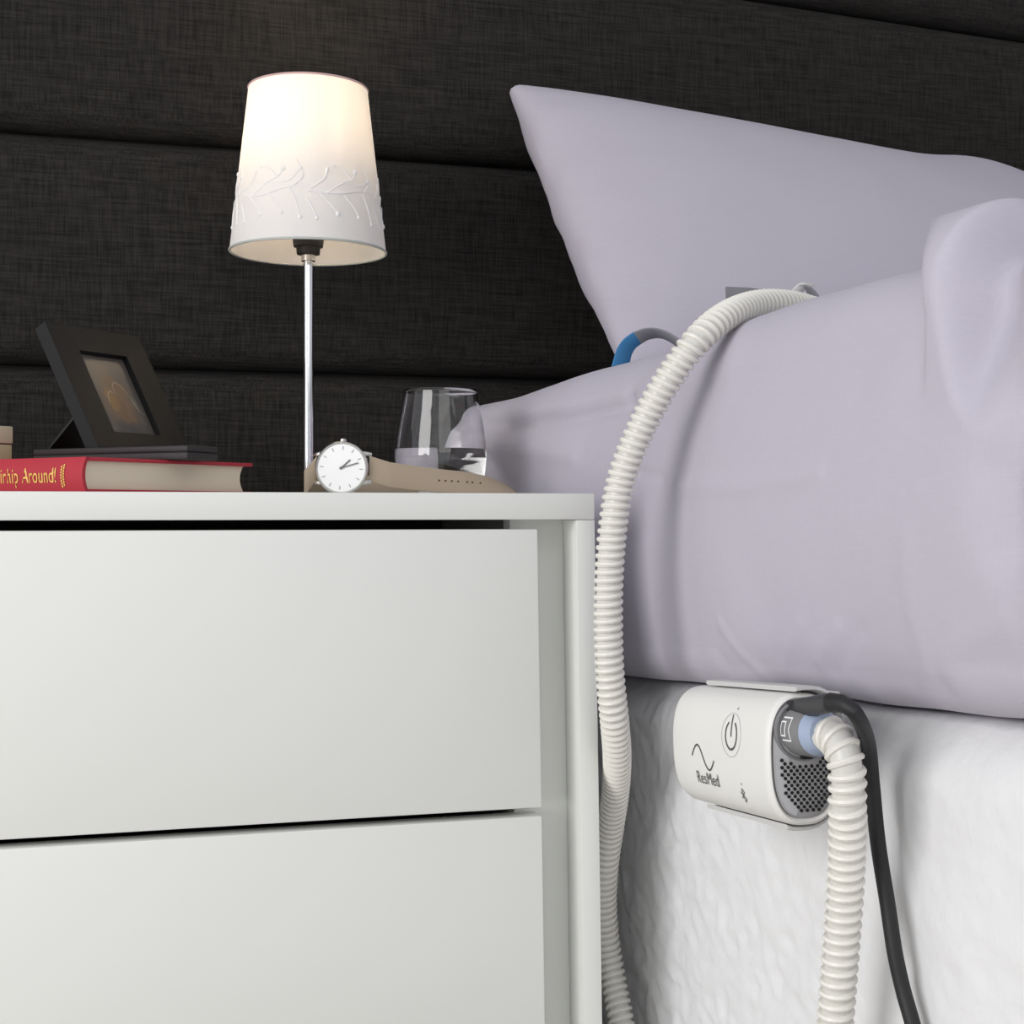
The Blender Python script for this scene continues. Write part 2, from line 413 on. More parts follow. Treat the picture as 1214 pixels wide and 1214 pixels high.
for y in mys:
    xs = side_x(y); zt = CZ + 0.120 + 0.003 * noise.noise(Vector((y * 4, 0, 0))); zb = hemz(y)
    zt += lerp(0.011, 0.004, sstep(0.75, 1.08, y)) - 0.020 * sstep(1.05, 1.38, y)
    if y > 1.375: q = min(1, (y - 1.375) / 0.0365); e = 0.03 * (1 - math.sqrt(max(0, 1 - q * q))); zt -= e; zb += e
    rt, rb = 0.046, 0.026; row = []
    for x in (1.5, 1.2, 1.0, 0.9, 0.8, 0.7, 0.62, 0.56, 0.52, 0.49, 0.47): row.append((x, zt, 0, 1, 0))
    for k in range(15):
        a = math.pi / 2 * k / 14; row.append((xs + rt - rt * math.sin(a), zt - rt + rt * math.cos(a), -math.sin(a), math.cos(a), 1))
    n = 78
    for k in range(1, n):
        tt = k / n; z = lerp(zt - rt, zb + rb, tt)
        bul = 0.010 * (4 * tt * (1 - tt)) * (1 - 0.85 * sstep(1.08, 1.28, y)); row.append((xs - bul, z, -1, 0, 1))
    for k in range(13):
        a = math.pi / 2 * k / 12; row.append((xs + rb - rb * math.cos(a), zb + rb - rb * math.sin(a), -math.cos(a), -math.sin(a), 1))
    for x in (0.46, 0.6, 1.5): row.append((x, zb, 0, -1, 0))
    for (x, z, nx, nzv, sd) in row:
        d = 0.0022 * noise.noise(Vector((y * 5.5, z * 7, x * 3))) + 0.0011 * noise.noise(Vector((y * 17, z * 13, 5))) 
        if sd: d += side_disp(y, z)
        elif nzv < 0: d = 0
        # raised bunch of sheet toward the foot end
        ysx = lerp(0.622, 0.668, max(0, min(1, (x - 0.40) / 0.03)))
        h = sstep(ysx + 0.004, ysx - 0.004, y) * sstep(CZ + 0.045, CZ + 0.105, z) if z > hemz(y) + 0.02 else 0
        h *= (0.4 + 0.6 * sstep(0.30, 0.6, y)) * (1 if x < 0.8 else max(0, 1 - (x - 0.8) / .3))
        d += 0.003 * h * (1 if sd else 0)
        yy = y + 0.007 * h * math.exp(-((y - ysx + 0.004) / 0.010) ** 2)
        lift = h * lerp(0.0125, 0.0215, sstep(0.59, 0.665, y))
        V.append(Vector((x + nx * d, yy, z + nzv * d + lift)))
    ncol = len(row)
Fc = grid_faces(len(mys), ncol, False, True)
Fc += [tuple(range(ncol)), tuple((len(mys) - 1) * ncol + k for k in range(ncol))]
ma = mk('mattress', V, Fc, M['lavender'], world=True, angle=85)
tag(ma, 'mattress covered in a smooth lavender-grey fitted sheet on the white bed base', 'mattress')

# ------------------------------------------------------------------ pillow
def pillow(name, BL, BR, TL, TR, half, label, group=None):
    nu, nv = 96, 64
    c = (BL + BR + TL + TR) / 4
    nrm = (BR - BL).cross(TL - BL).normalized()
    if nrm.y > 0: nrm = -nrm
    upv = ((TL + TR) - (BL + BR)).normalized(); sdv = ((BR + TR) - (BL + TL)).normalized()
    V = []
    for s in (1, -1):
        for i in range(nu):
            u = math.sin(math.pi / 2 * (-1 + 2 * i / (nu - 1)))
            for j in range(nv):
                v = math.sin(math.pi / 2 * (-1 + 2 * j / (nv - 1)))
                uu, vv = (u + 1) / 2, (v + 1) / 2
                b = BL.lerp(BR, uu).lerp(TL.lerp(TR, uu), vv)
                b += upv * (0.022 * math.exp(-((uu - 0.82) / 0.12) ** 2) * vv ** 3 - 0.013 * math.sin(math.pi * uu) * vv)
                b += sdv * (0.014 * math.sin(math.pi * vv) * (1 - uu) ** 6 * -0.2)
                cq = max(0, (abs(u) + abs(v) - 1.955) / 0.045)
                b += ((c - b).normalized()) * 0.009 * cq
                a = max(0, (1 - u * u)) ** 0.42 * max(0, (1 - v * v)) ** 0.42
                t = half * a
                ed = min(1 - abs(u), 1 - abs(v))
                wr = 0.0016 * noise.noise(Vector((uu * 6, vv * 5, s * 3))) * (a > .1)
                g = math.exp(-((1 + u) / 0.09)) if u < 0 else math.exp(-((1 - u) / .09))
                wr += 0.008 * g * noise.noise(Vector((uu * 9 + vv * 4, vv * 12, s * 9))) * min(1, a * 4)
                g2 = math.exp(-((1 - abs(v)) / 0.06)); wr += 0.002 * g2 * noise.noise(Vector((uu * 14, vv * 3, s * 4))) * min(1, a * 4)
                V.append(b + nrm * (s * (t + 0.0012) + s * wr))
    n = nu * nv; Fc = grid_faces(nu, nv) + grid_faces(nu, nv, base=n)
    for i in range(nu - 1):
        for j in (0, nv - 1): Fc.append((i * nv + j, (i + 1) * nv + j, n + (i + 1) * nv + j, n + i * nv + j))
    for j in range(nv - 1):
        for i in (0, nu - 1): Fc.append((i * nv + j, i * nv + j + 1, n + i * nv + j + 1, n + i * nv + j))
    o = mk(name, V, Fc, M['lavender_shaded'], world=True, angle=75)
    # little sewn corner tab is part of the same cloth
    return tag(o, label, 'pillow', group)
TL = ony(602, 101, 1.372); TR = ony(1268, 236, 1.335); BL = ony(742, 424, 1.20); BL.z = CZ + 0.122
BR = Vector((1.09, 1.20, CZ + 0.135))
pillow('pillow', BL, BR, TL, TR, 0.074, 'plump lavender-grey pillow leaning against the dark headboard')

# ------------------------------------------------------------------ bedside cabinet
NZ = 0.55; FY = 0.957; SH = 0.016
ns = thing('bedside_cabinet', (0.05, 1.18, 0), 'white lacquered bedside cabinet with two handleless drawers beside the bed', 'cabinet')
def sheared(g):
    V, Fc = g; return [Vector((v.x + SH * max(0, 0.532 - v.z) * (1 if v.x > 0 else 0), v.y, v.z)) for v in V], Fc
NL, NR = -0.255, 0.3465
mk('top_panel', *box(NL, NR, FY, 1.345, 0.532, NZ, 0.0008), M['lacquer'], ns, world=True)
mk('side_panel', *sheared(box(0.3335, NR + 0.0005, FY + 0.001, 1.345, 0.0, 0.5318, 0.0006)), M['lacquer'], ns, world=True)
mk('side_panel', *sheared(box(NL, NL + 0.0135, FY + 0.001, 1.345, 0.0, 0.5318, 0.0006)), M['lacquer'], ns, world=True)
mk('back_panel', *box(NL + .0137, 0.333, 1.337, 1.344, 0.0, 0.5318), M['carcass'], ns, world=True)
mk('stile', *sheared(box(0.2945, 0.3333, FY + 0.030, FY + 0.046, 0.0, 0.5318)), M['lacquer'], ns, world=True)
mk('stile', *box(NL + 0.0137, NL + 0.052, FY + 0.030, FY + 0.046, 0.0, 0.5318), M['lacquer'], ns, world=True)
for (z0, z1) in ((0.3358, 0.5255), (0.1255, 0.3300)):
    d = thing('drawer', (0, 0, 0), None, None); d.parent = ns; d.location = (-0.05 + 0.02, FY - 1.18, z0)
    mk('drawer_front', *sheared(box(NL + 0.035, 0.3055, FY + 0.001, FY + 0.019, z0, z1, 0.0009)), M['lacquer'], d, world=True)
    mk('drawer_box', *box(NL + 0.06, 0.275, FY + 0.0192, 1.32, z0 + 0.012, z1 - 0.03), M['carcass'], d, world=True)
mk('plinth', *box(NL + 0.0137, 0.333, FY + 0.03, FY + 0.045, 0.0, 0.115), M['lacquer'], ns, world=True)

# ------------------------------------------------------------------ table lamp
LC = P(365.5, 590, 1.29); LC.z = NZ
lamp = thing('table_lamp', LC, 'lit table lamp with chrome stem and white embossed twig shade on the cabinet', 'lamp')
mk('base', *lathe([(0, 0), (0.050, 0), (0.052, 0.0008), (0.052, 0.0018), (0.049, 0.0026), (0.006, 0.0030), (0, 0.0030)], 56), M['black'], lamp)
zs0 = CZ - NZ + (607 - 299) / F * 1.29; zs1 = CZ - NZ + (607 - 107) / F * 1.29; rb_, rt_ = 0.0678, 0.0516
mk('stem', *lathe([(0.0045, 0.0028), (0.0045, zs0 - 0.008)], 24), M['chrome'], lamp)
mk('stem_collar', *lathe([(0.0052, zs0 - 0.0085), (0.0062, zs0 - 0.0078), (0.0062, zs0 - 0.001), (0.0045, zs0)], 24), M['steel'], lamp)
mk('socket', *lathe([(0.006, zs0 - 0.003), (0.010, zs0 - 0.002), (0.0105, zs0 + 0.004), (0.0128, zs0 + 0.0045), (0.0135, zs0 + 0.009), (0.0138, zs0 + 0.024), (0.010, zs0 + 0.026)], 32), M['socket'], lamp)
bulb_rot = Matrix.Rotation(R(-15), 4, FW); bulb_piv = Vector((0, 0, zs0 + 0.030))
def bulb_geo(prof):
    V, Fc = lathe(prof, 32); return [bulb_piv + bulb_rot @ (v - bulb_piv) for v in V], Fc
bz = zs0 + 0.086
mk('bulb_neck', *bulb_geo([(0.009, zs0 + 0.0262), (0.011, zs0 + 0.045), (0.020, zs0 + 0.076), (0.0225, bz - .001), (0.019, bz - .0004)]), M['bulbneck'], lamp)
mk('bulb_dome', *bulb_geo([(0.0218, bz)] + [(0.0218 * math.cos(a), bz + 0.020 * math.sin(a)) for a in [math.pi / 2 * k / 8 for k in range(1, 8)]] + [(0, bz + 0.020)]), M['bulb'], lamp)
H = zs1 - zs0
shade = mk('lamp_shade', *lathe([(rb_, zs0), (rt_, zs1), (rt_ - 0.0006, zs1), (rb_ - 0.0006, zs0)], 96, closed=True), M['shade'], lamp)
V, Fc = tube([Vector((rb_ * math.cos(a), rb_ * math.sin(a), zs0)) for a in [2 * math.pi * k / 96 for k in range(97)]], 0.0011, 6)
mk('bottom_trim', V, Fc, M['trim'], shade)
V, Fc = tube([Vector((rt_ * math.cos(a), rt_ * math.sin(a), zs1)) for a in [2 * math.pi * k / 96 for k in range(97)]], 0.0009, 6)
mk('top_trim', V, Fc, M['toptrim'], shade)
for k in range(3):
    a = R(40 + 120 * k)
    mk('shade_spoke', *tube([Vector((0.0135 * math.cos(a), 0.0135 * math.sin(a), zs0 + 0.022)), Vector(((rb_ - .0035) * math.cos(a), (rb_ - .0035) * math.sin(a), zs0 + 0.030))], 0.0008, 6), M['steel'], lamp)
# raised twigs: (angle degrees around the shade, height fraction)
def cone(a, h, off=0.0): 
    r = lerp(rb_, rt_, h) + off; return Vector((r * math.cos(a), r * math.sin(a), zs0 + H * h))
front = math.atan2(-LC.y, -LC.x)
def twig(pts, r0=0.0008, berry=0.0022):
    pp = [cone(front + R(a), h, 0.0002) for a, h in pts]
    g = tube(catmull(pp, 0.0015), lambda s: lerp(r0, r0 * .6, s), 6)
    if berry:
        e = cone(front + R(pts[-1][0]), pts[-1][1], 0.0003)
        bm = bmesh.new(); bmesh.ops.create_uvsphere(bm, u_segments=10, v_segments=6, radius=berry)
        n = Vector((e.x, e.y, 0)).normalized()
        bv = [e + q.co - n * (q.co.dot(n)) * .45 for q in bm.verts]
        bf = [tuple(x.index for x in f.verts) for f in bm.faces]; bm.free(); g = join(g, (bv, bf))
    return g
for base in range(-180, 180, 60):
    rnd = random.Random(base); j = lambda s: rnd.uniform(-s, s)
    G = [twig([(base, .285), (base + 22, .272 + j(.01)), (base + 42, .30 + j(.02)), (base + 62, .325)], 0.0010, 0)]
    G.append(twig([(base + 14, .275), (base + 26, .34), (base + 36, .375), (base + 40, .43 + j(.02))]))
    G.append(twig([(base + 26, .345), (base + 44, .345), (base + 54, .40 + j(.03))], berry=.0018))
    G.append(twig([(base + 2, .30), (base + 12, .36), (base + 15, .42 + j(.02))], berry=.0017))
    G.append(twig([(base + 36, .375), (base + 28, .43), (base + 20, .45 + j(.02))], berry=.0015))
    G.append(twig([(base + 8, .28), (base + 18, .20), (base + 22, .155)]))
    G.append(twig([(base + 28, .275), (base + 36, .21), (base + 40, .14 + j(.02))], berry=.0018))
    G.append(twig([(base + 46, .30), (base + 50, .24), (base + 54, .125)], berry=.0018))
    G.append(twig([(base - 2, .24), (base + 2, .20), (base + 6, .12)], berry=.0016))
    G.append(twig([(base + 48, .31), (base + 56, .38), (base + 50, .47 + j(.02))], berry=0))
    mk('embossed_twig', *join(*G), M['twig'], shade)

# ------------------------------------------------------------------ red book
RC = P(103, 560, 0.99); RC.z = NZ; th = R(40)
book = thing('hardcover_book', RC, 'thick red hardcover book with gold spine lettering lying on the cabinet', 'book', (0, 0, th))
BW, BL_, BT = 0.160, 0.232, 0.0243
cv = 0.0026
mk('cover', *box(-0.0005, BW, 0, BL_, BT - cv, BT, 0.0006), M['red'], book)
mk('cover', *box(-0.0005, BW, 0, BL_, 0, cv, 0.0006), M['red'], book)
sp = []
for k in range(11):
    a = -1 + 2 * k / 10; sp.append((-0.0005 - 0.0035 * (1 - a * a), BT / 2 + a * (BT / 2)))
V = [Vector((x, y, z)) for y in (0, BL_) for (x, z) in sp] + [Vector((x + 0.0026, y, z)) for y in (0, BL_) for (x, z) in sp]
Fc = []
for k in range(10): Fc += [(k, k + 1, 12 + k, 11 + k), (22 + k, 23 + k, 34 + k, 33 + k), (k, k + 1, 23 + k, 22 + k), (11 + k, 12 + k, 34 + k, 33 + k)]
Fc += [(0, 11, 33, 22), (10, 21, 43, 32)]
spine = mk('spine', V, Fc, M['red'], book)
pv = []
for y in (0.0035, BL_ - 0.0035):
    for k in range(9):
        a = k / 8; z = lerp(cv, BT - cv, a); pv.append(Vector((0.0018, y, z)))
    for k in range(9):
        a = 1 - k / 8; z = lerp(cv, BT - cv, a); pv.append(Vector((BW - 0.007 - 0.0035 * 4 * a * (1 - a), y, z)))
Fc = [tuple(range(18)), tuple(range(18, 36))] + [(k, (k + 1) % 18, 18 + (k + 1) % 18, 18 + k) for k in range(18)]
mk('page_block', pv, Fc, M['page'], book, angle=30)
def spine_x(z): a = z / BT * 2 - 1; return -0.0005 - 0.0035 * (1 - a * a) - 0.0005
tv, tf = text_geo('irhip Around!', 0.0148, 0.69)
w_ = max(v[0] for v in tv)
mk('title_lettering', [Vector((spine_x(0.0072 + v), 0.0262 + (w_ - u), 0.0072 + v)) for u, v in tv], tf, M['gold'], spine, smooth=False)
dv = ([], [])
for c_ in range(2):
    for k in range(8):
        y0, z0 = 0.0205 - 0.0022 * c_, 0.0045 + 0.0019 * k + 0.0010 * c_; s = 0.00095
        q = [(y0 - s, z0), (y0, z0 + s), (y0 + s, z0), (y0, z0 - s)]
        dv = join(dv, ([Vector((spine_x(z) - .0001, y, z)) for y, z in q], [(0, 1, 2, 3)]))
mk('spine_ornament', *dv, M['gold'], spine, smooth=False)
ZB = NZ + BT + 0.0001
# dark notebook on it
DC = P(222, 536, 1.04); DC.z = ZB
nb = thing('slim_case', DC, 'slim dark brown leather case with gold bars lying on the red book', 'case', (0, 0, R(45)))
NT = 0.0100; NW = 0.034
mk('case_body', *box(0, NW, 0, 0.150, 0, NT * .52, 0.0012), M['darkcover'], nb)
mk('case_lid', *box(0, NW, 0, 0.150, NT * .55, NT, 0.0014), M['darkcover'], nb)
mk('case_joint', *box(0.0012, NW - .0012, 0.0012, 0.1488, NT * .50, NT * .57), M['hole'], nb)
for y in (0.1005, 0.116): mk('gold_bar', *box(-0.0004, 0.0003, y, y + 0.012, 0.0014, 0.0030), M['gold'], nb, smooth=False)
# cream lidded box
e1 = Vector((math.cos(th), math.sin(th), 0)); e2 = Vector((-math.sin(th), math.cos(th), 0))
bxo = thing('trinket_box', RC + e1 * 0.043 + e2 * 0.1875 + Vector((0, 0, BT + 0.0001)), 'small cream box with a lid on the far end of the red book', 'box', (0, 0, th))
mk('box_body', *box(-0.0235, 0.0235, -0.025, 0.025, 0, 0.0145, 0.0006), M['creamlow'], bxo)
mk('lid', *box(-0.0242, 0.0242, -0.0257, 0.0257, 0.0152, 0.0285, 0.0010), M['cream'], bxo)
mk('lid_joint', *box(-0.0230, 0.0230, -0.0245, 0.0245, 0.0143, 0.0155), M['darkcover'], bxo)

# ------------------------------------------------------------------ photo frame on the notebook
def c2w(X, Z, z): return FW * Z + RT * X + Vector((0, 0, z))
t0, t1 = 1.155, 1.255
TLf = P(53, 381, t0); TRf = P(165, 405.5, t1); TRf.z = TLf.z
wv = (TRf - TLf); FWd = wv.length; wv.normalize()
nv_ = Vector((wv.y, -wv.x, 0))                       # horizontal front normal
zb_ = ZB + 0.0064
drop = TLf.z - zb_
# slide along the front normal so that the left edge runs through px 113
best = min((abs((lambda q: 607 + F * q.dot(RT) / q.dot(FW))(TLf + nv_ * s) - 121), s) for s in [k * 0.0005 for k in range(200)])[1]
hv = (nv_ * -best + Vector((0, 0, drop))); FH = hv.length; hv.normalize()
BLf = TLf - hv * FH
pf = thing('photo_frame', BLf + wv * FWd / 2, 'black photo frame tilted back on its easel, standing on the red book', 'photo frame')
fn = wv.cross(hv).normalized()
if fn.dot(nv_) < 0: fn = -fn
def fr(u, v, d): return BLf + wv * u + hv * v + fn * d
def fbox(u0, u1, v0, v1, d0, d1):
    V = [fr(u, v, d) for u in (u0, u1) for v in (v0, v1) for d in (d0, d1)]
    return V, [(0, 1, 3, 2), (4, 6, 7, 5), (0, 4, 5, 1), (2, 3, 7, 6), (0, 2, 6, 4), (1, 5, 7, 3)]
def rail(quad):
    """mitred moulding: quad of 4 (u,v) corners outer0, outer1, inner1, inner0"""
    V = [fr(u, v, -0.0115) for u, v in quad] + [fr(u, v, 0.0) for u, v in quad[:2]] + [fr(u, v, -0.0008) for u, v in quad[2:]]
    return V, [(0, 1, 2, 3), (4, 5, 6, 7), (0, 1, 5, 4), (1, 2, 6, 5), (2, 3, 7, 6), (3, 0, 4, 7)]
rw = 0.0225; rwu = 0.0275
o4 = [(0, 0), (FWd, 0), (FWd, FH), (0, FH)]; i4 = [(rwu, rw), (FWd - rwu, rw), (FWd - rwu, FH - rw), (rwu, FH - rw)]
for k in range(4): mk('frame_rail', *rail([o4[k], o4[(k + 1) % 4], i4[(k + 1) % 4], i4[k]]), M['frame'], pf, world=True, smooth=False)
mk('back_board', *fbox(0.004, FWd - .004, 0.004, FH - .004, -0.0130, -0.0116), M['frame'], pf, world=True, smooth=False)
# the print: soft warm blurred shapes
def print_mat():
    m = mat('framed_print', (0.075, 0.066, 0.060), 0.25); nt = m.node_tree; b = nt.nodes['Principled BSDF']
    tc = nd(nt, 'ShaderNodeTexCoord'); prev = None
    base = (0.105, 0.092, 0.083, 1)
    nz_ = nd(nt, 'ShaderNodeTexNoise'); nz_.inputs['Scale'].default_value = 9
    nt.links.new(tc.outputs['UV'], nz_.inputs['Vector'])
    off = nd(nt, 'ShaderNodeMix', data_type='RGBA', blend_type='LINEAR_LIGHT'); off.inputs[0].default_value = 0.10
    nt.links.new(tc.outputs['UV'], off.inputs[6]); nt.links.new(nz_.outputs['Color'], off.inputs[7])
    for (cx, cy, sx, sy, rgb, pw) in ((0.42, 0.66, 0.30, 0.26, (0.13, 0.105, 0.085), 0.5), (0.50, 0.42, 0.34, 0.34, (0.15, 0.098, 0.058), 0.45),
                                      (0.38, 0.46, 0.13, 0.17, (0.22, 0.135, 0.06), 0.45), (0.60, 0.56, 0.16, 0.16, (0.17, 0.115, 0.07), 0.5), (0.66, 0.34, 0.10, 0.16, (0.16, 0.11, 0.075), 0.5),
                                      (0.55, 0.08, 0.5, 0.13, (0.06, 0.06, 0.065), 0.6), (0.85, 0.42, 0.05, 0.10, (0.14, 0.15, 0.11), 0.4)):
        mp = nd(nt, 'ShaderNodeMapping'); mp.inputs['Location'].default_value = (-cx / sx, -cy / sy, 0); mp.inputs['Scale'].default_value = (1 / sx, 1 / sy, 0)
        nt.links.new(off.outputs[2], mp.inputs['Vector'])
        g = nd(nt, 'ShaderNodeTexGradient', gradient_type='SPHERICAL'); nt.links.new(mp.outputs[0], g.inputs[0])
        p_ = nd(nt, 'ShaderNodeMath', operation='POWER'); p_.inputs[1].default_value = pw; nt.links.new(g.outputs['Fac'], p_.inputs[0])
        mx = nd(nt, 'ShaderNodeMix', data_type='RGBA'); nt.links.new(p_.outputs[0], mx.inputs[0]); mx.inputs[7].default_value = (*rgb, 1)
        if prev: nt.links.new(prev, mx.inputs[6])
        else: mx.inputs[6].default_value = base
        prev = mx.outputs[2]
    nt.links.new(prev, b.inputs['Base Color']); return m
V, Fc = fbox(rwu - .002, FWd - rwu + .002, rw - .002, FH - rw + .002, -0.0110, -0.0060)
pr = mk('print', V, Fc, print_mat(), pf, world=True, smooth=False)
uv = pr.data.uv_layers.new(name='UVMap')
for lp in pr.data.loops:
    q = pr.data.vertices[lp.vertex_index].co + origin(pf) - BLf
    uv.data[lp.index].uv = ((q.dot(wv) - rwu) / (FWd - 2 * rwu), (q.dot(hv) - rw) / (FH - 2 * rw))
# pale highlight lines of the print
def print_line(pts, wd):
    a, f = stroke(pts, wd); return [fr(rwu + u * (FWd - 2 * rwu), rw + v * (FH - 2 * rw), -0.00585) for u, v in a], f
mk('print_highlight', *join(print_line([(.50, .52), (.50, .62), (.56, .68), (.66, .66), (.74, .58), (.80, .46), (.84, .38), (.95, .28)], .010),
   print_line([(.30, .42), (.33, .52), (.40, .56), (.46, .54)], .012)), mat('print_pale_line', (0.22, 0.19, 0.15), 0.4), pr, smooth=False, world=True)
# easel leg: from back of the frame to the notebook
hinge = fr(FWd * .38, FH * .52, -0.0130); foot = hinge - nv_ * 0.040; foot.z = ZB + 0.0012
ev = (foot - hinge); en = wv
pts = [hinge - en * .010, hinge + en * .010, foot + en * .028, foot - en * .028]
nn = ev.cross(en).normalized() * 0.002
mk('easel_leg', pts + [p + nn for p in pts], [(0, 1, 2, 3), (4, 5, 6, 7), (0, 1, 5, 4), (1, 2, 6, 5), (2, 3, 7, 6), (3, 0, 4, 7)], M['frame'], pf, world=True, smooth=False)

# ------------------------------------------------------------------ wristwatch
WR = 0.0204; WC = P(405, 559, 1.12); WC.z = NZ + WR + 0.0002
wa = thing('wristwatch', (WC.x, WC.y, NZ), 'steel wristwatch with white dial and taupe leather strap lying on its side', 'watch')
toC = -(FW * 1 + RT * ((405 - 607) / F)).normalized()
fnw = (Matrix.Rotation(R(-10), 3, 'Z') @ toC + Vector((0, 0, 0.06))).normalized()   # dial normal
wx = Vector((-fnw.y, fnw.x, 0)).normalized()
if wx.dot(RT) < 0: wx = -wx
wz = fnw.cross(wx).normalized()
if wz.z < 0: wz = -wz
def wl(prof, n=64):     # lathe about the dial normal: (radius, height along normal)
    V, Fc = lathe(prof, n); return [WC + wx * v.x + wz * v.y + fnw * v.z for v in V], Fc
def wp(a, b, c): return WC + wx * a + wz * b + fnw * c
case = mk('case', *wl([(0, -0.0065), (0.0165, -0.0065), (0.0192, -0.0045), (WR, -0.0025), (WR, 0.0005), (0.0200, 0.0018), (0.0192, 0.0024), (0.0184, 0.0016), (0.0184, 0.0004), (0, 0.0004)]), M['steel'], wa, world=True)
dial = mk('dial', *wl([(0, 0.0006), (0.0182, 0.0006), (0.0182, 0.0009), (0, 0.0009)]), M['dial'], wa, world=True)
def wbox(cx, cy, ang, l0, l1, wd, h0, h1):
    s, c = math.sin(ang), math.cos(ang); V = []
    for l in (l0, l1):
        for q in (-wd / 2, wd / 2):
            for h in (h0, h1): V.append(wp(cx + s * l + c * q, cy + c * l - s * q, h))
    return V, [(0, 1, 3, 2), (4, 6, 7, 5), (0, 4, 5, 1), (2, 3, 7, 6), (0, 2, 6, 4), (1, 5, 7, 3)]
mgrey = mat('grey_index', (0.35, 0.35, 0.36), 0.4)
for k in range(12): mk('hour_marker', *wbox(0, 0, R(30 * k + 4), 0.0138, 0.0165, 0.0006, 0.0009, 0.0012), mgrey, dial, world=True, smooth=False)
hand = mat('gunmetal_hand', (0.16, 0.16, 0.17), 0.35, 0.5)
mk('hour_hand', *wbox(0, 0, R(48), -0.0015, 0.0090, 0.0011, 0.0013, 0.0016), hand, dial, world=True, smooth=False)
mk('minute_hand', *wbox(0, 0, R(74), -0.0015, 0.0135, 0.0008, 0.0018, 0.0020), hand, dial, world=True, smooth=False)
mk('hand_pin', *wl([(0, 0.0009), (0.0010, 0.0009), (0.0010, 0.0022), (0, 0.0022)], 16), hand, dial, world=True)
V, Fc = lathe([(0, 0), (0.0024, 0), (0.0026, 0.0005), (0.0026, 0.0018), (0.0020, 0.0024), (0, 0.0024)], 18)
mk('crown', [wp(0.0008 + v.x, WR - 0.0004 + v.z, -0.001 + v.y) for v in V], Fc, M['steel'], case, world=True)
for sx in (1, -1):
    for sz in (1, -1):
        pts = [wp(sx * 0.0145, sz * 0.0110, -0.0015), wp(sx * 0.0195, sz * 0.0108, -0.0025), wp(sx * 0.0228, sz * 0.0105, -0.0042)]
        mk('lug', *tube(catmull(pts, .001), lambda s: lerp(0.0022, 0.0013, s), 8), M['steel'], case, world=True)
mk('strap_pin', *tube([wp(0.0212, -0.010, -0.0042), wp(0.0212, 0.010, -0.0042)], 0.0009, 8), M['steel'], case, world=True)
# strap, tail end: stands on its edge and falls over toward the tip
def strap_pts(st):
    lo = []; wv2 = []
    for (px, t, zb2, lean, ww) in st:
        p = P(px, 585, t); p.z = NZ + zb2; lo.append(p)
        wv2.append((FW * math.sin(R(lean)) + Vector((0, 0, math.cos(R(lean))))) * ww)
    return lo, wv2
def dense(lo, wv2, n=8):
    a = []; b = []
    for i in range(len(lo) - 1):
        for k in range(n): a.append(lo[i].lerp(lo[i + 1], k / n)); b.append(wv2[i].lerp(wv2[i + 1], k / n))
    return a + [lo[-1]], b + [wv2[-1]]
s0 = wp(0.0207, -0.0095, -0.0042)
lo, w2 = strap_pts([(462, 1.125, 0.0062, 4, .0190), (490, 1.13, 0.0040, 8, .0188), (520, 1.135, 0.0022, 14, .0186), (550, 1.14, 0.0018, 26, .0184), (575, 1.145, 0.0018, 42, .0180), (595, 1.15, 0.0018, 60, .0165), (606, 1.155, 0.0018, 74, .012), (611, 1.16, 0.0018, 80, .005)])
lo = [s0] + lo; w2 = [wz * 0.0190] + w2
tail = mk('strap_tail', *ribbon(*dense(lo, w2), 0.0024), M['strap'], wa, world=True, angle=60)
for k in range(7):
    px = 519 + k * 8.2; i = 0
    # strap middle line at this px, pushed to the camera side of the band
    la, lb = dense(lo, w2)
    q = min(range(len(la)), key=lambda n_: abs(607 + F * (la[n_] - CAM).dot(RT) / (la[n_] - CAM).dot(FW) - px))
    cpt = la[q] + lb[q] * 0.5; tt = (la[min(q + 1, len(la) - 1)] - la[q - 1]).normalized(); nr = tt.cross(lb[q]).normalized()
    if nr.dot(FW) > 0: nr = -nr
    up = lb[q].normalized()
    V, Fc = lathe([(0, -.0002), (0.0007, -.0002), (0.0007, 0.00025), (0, 0.00025)], 10)
    mk('strap_hole', [cpt + nr * 0.0012 + tt * v.x + up * v.y + nr * v.z for v in V], Fc, M['hole'], tail, world=True)
# buckle side curls behind the case
s1 = wp(-0.0200, -0.0095, -0.0042)
lo, w2 = strap_pts([(363, 1.122, 0.0012, -2, .0188), (362, 1.145, 0.0008, 0, .0188), (378, 1.165, 0.0006, 5, .0186), (410, 1.172, 0.0006, 15, .0184), (450, 1.17, 0.0008, 40, .018), (480, 1.168, 0.0010, 66, .0175), (500, 1.166, 0.0012, 80, .017)])
lo = [s1] + lo; w2 = [wz * 0.0190] + w2
mk('strap_buckle_end', *ribbon(*dense(lo, w2), 0.0024), M['strap'], wa, world=True, angle=60)
b0 = lo[-1]; r_ = RT; dpt = FW
bpts = [b0 + r_ * -.002 + dpt * -.001, b0 + r_ * .010 + dpt * -.001, b0 + r_ * .012 + dpt * .009, b0 + r_ * .010 + dpt * .018, b0 + r_ * -.002 + dpt * .018]
mk('buckle', *tube([p + Vector((0, 0, .0012)) for p in bpts], 0.0011, 8), M['steel'], wa, world=True)

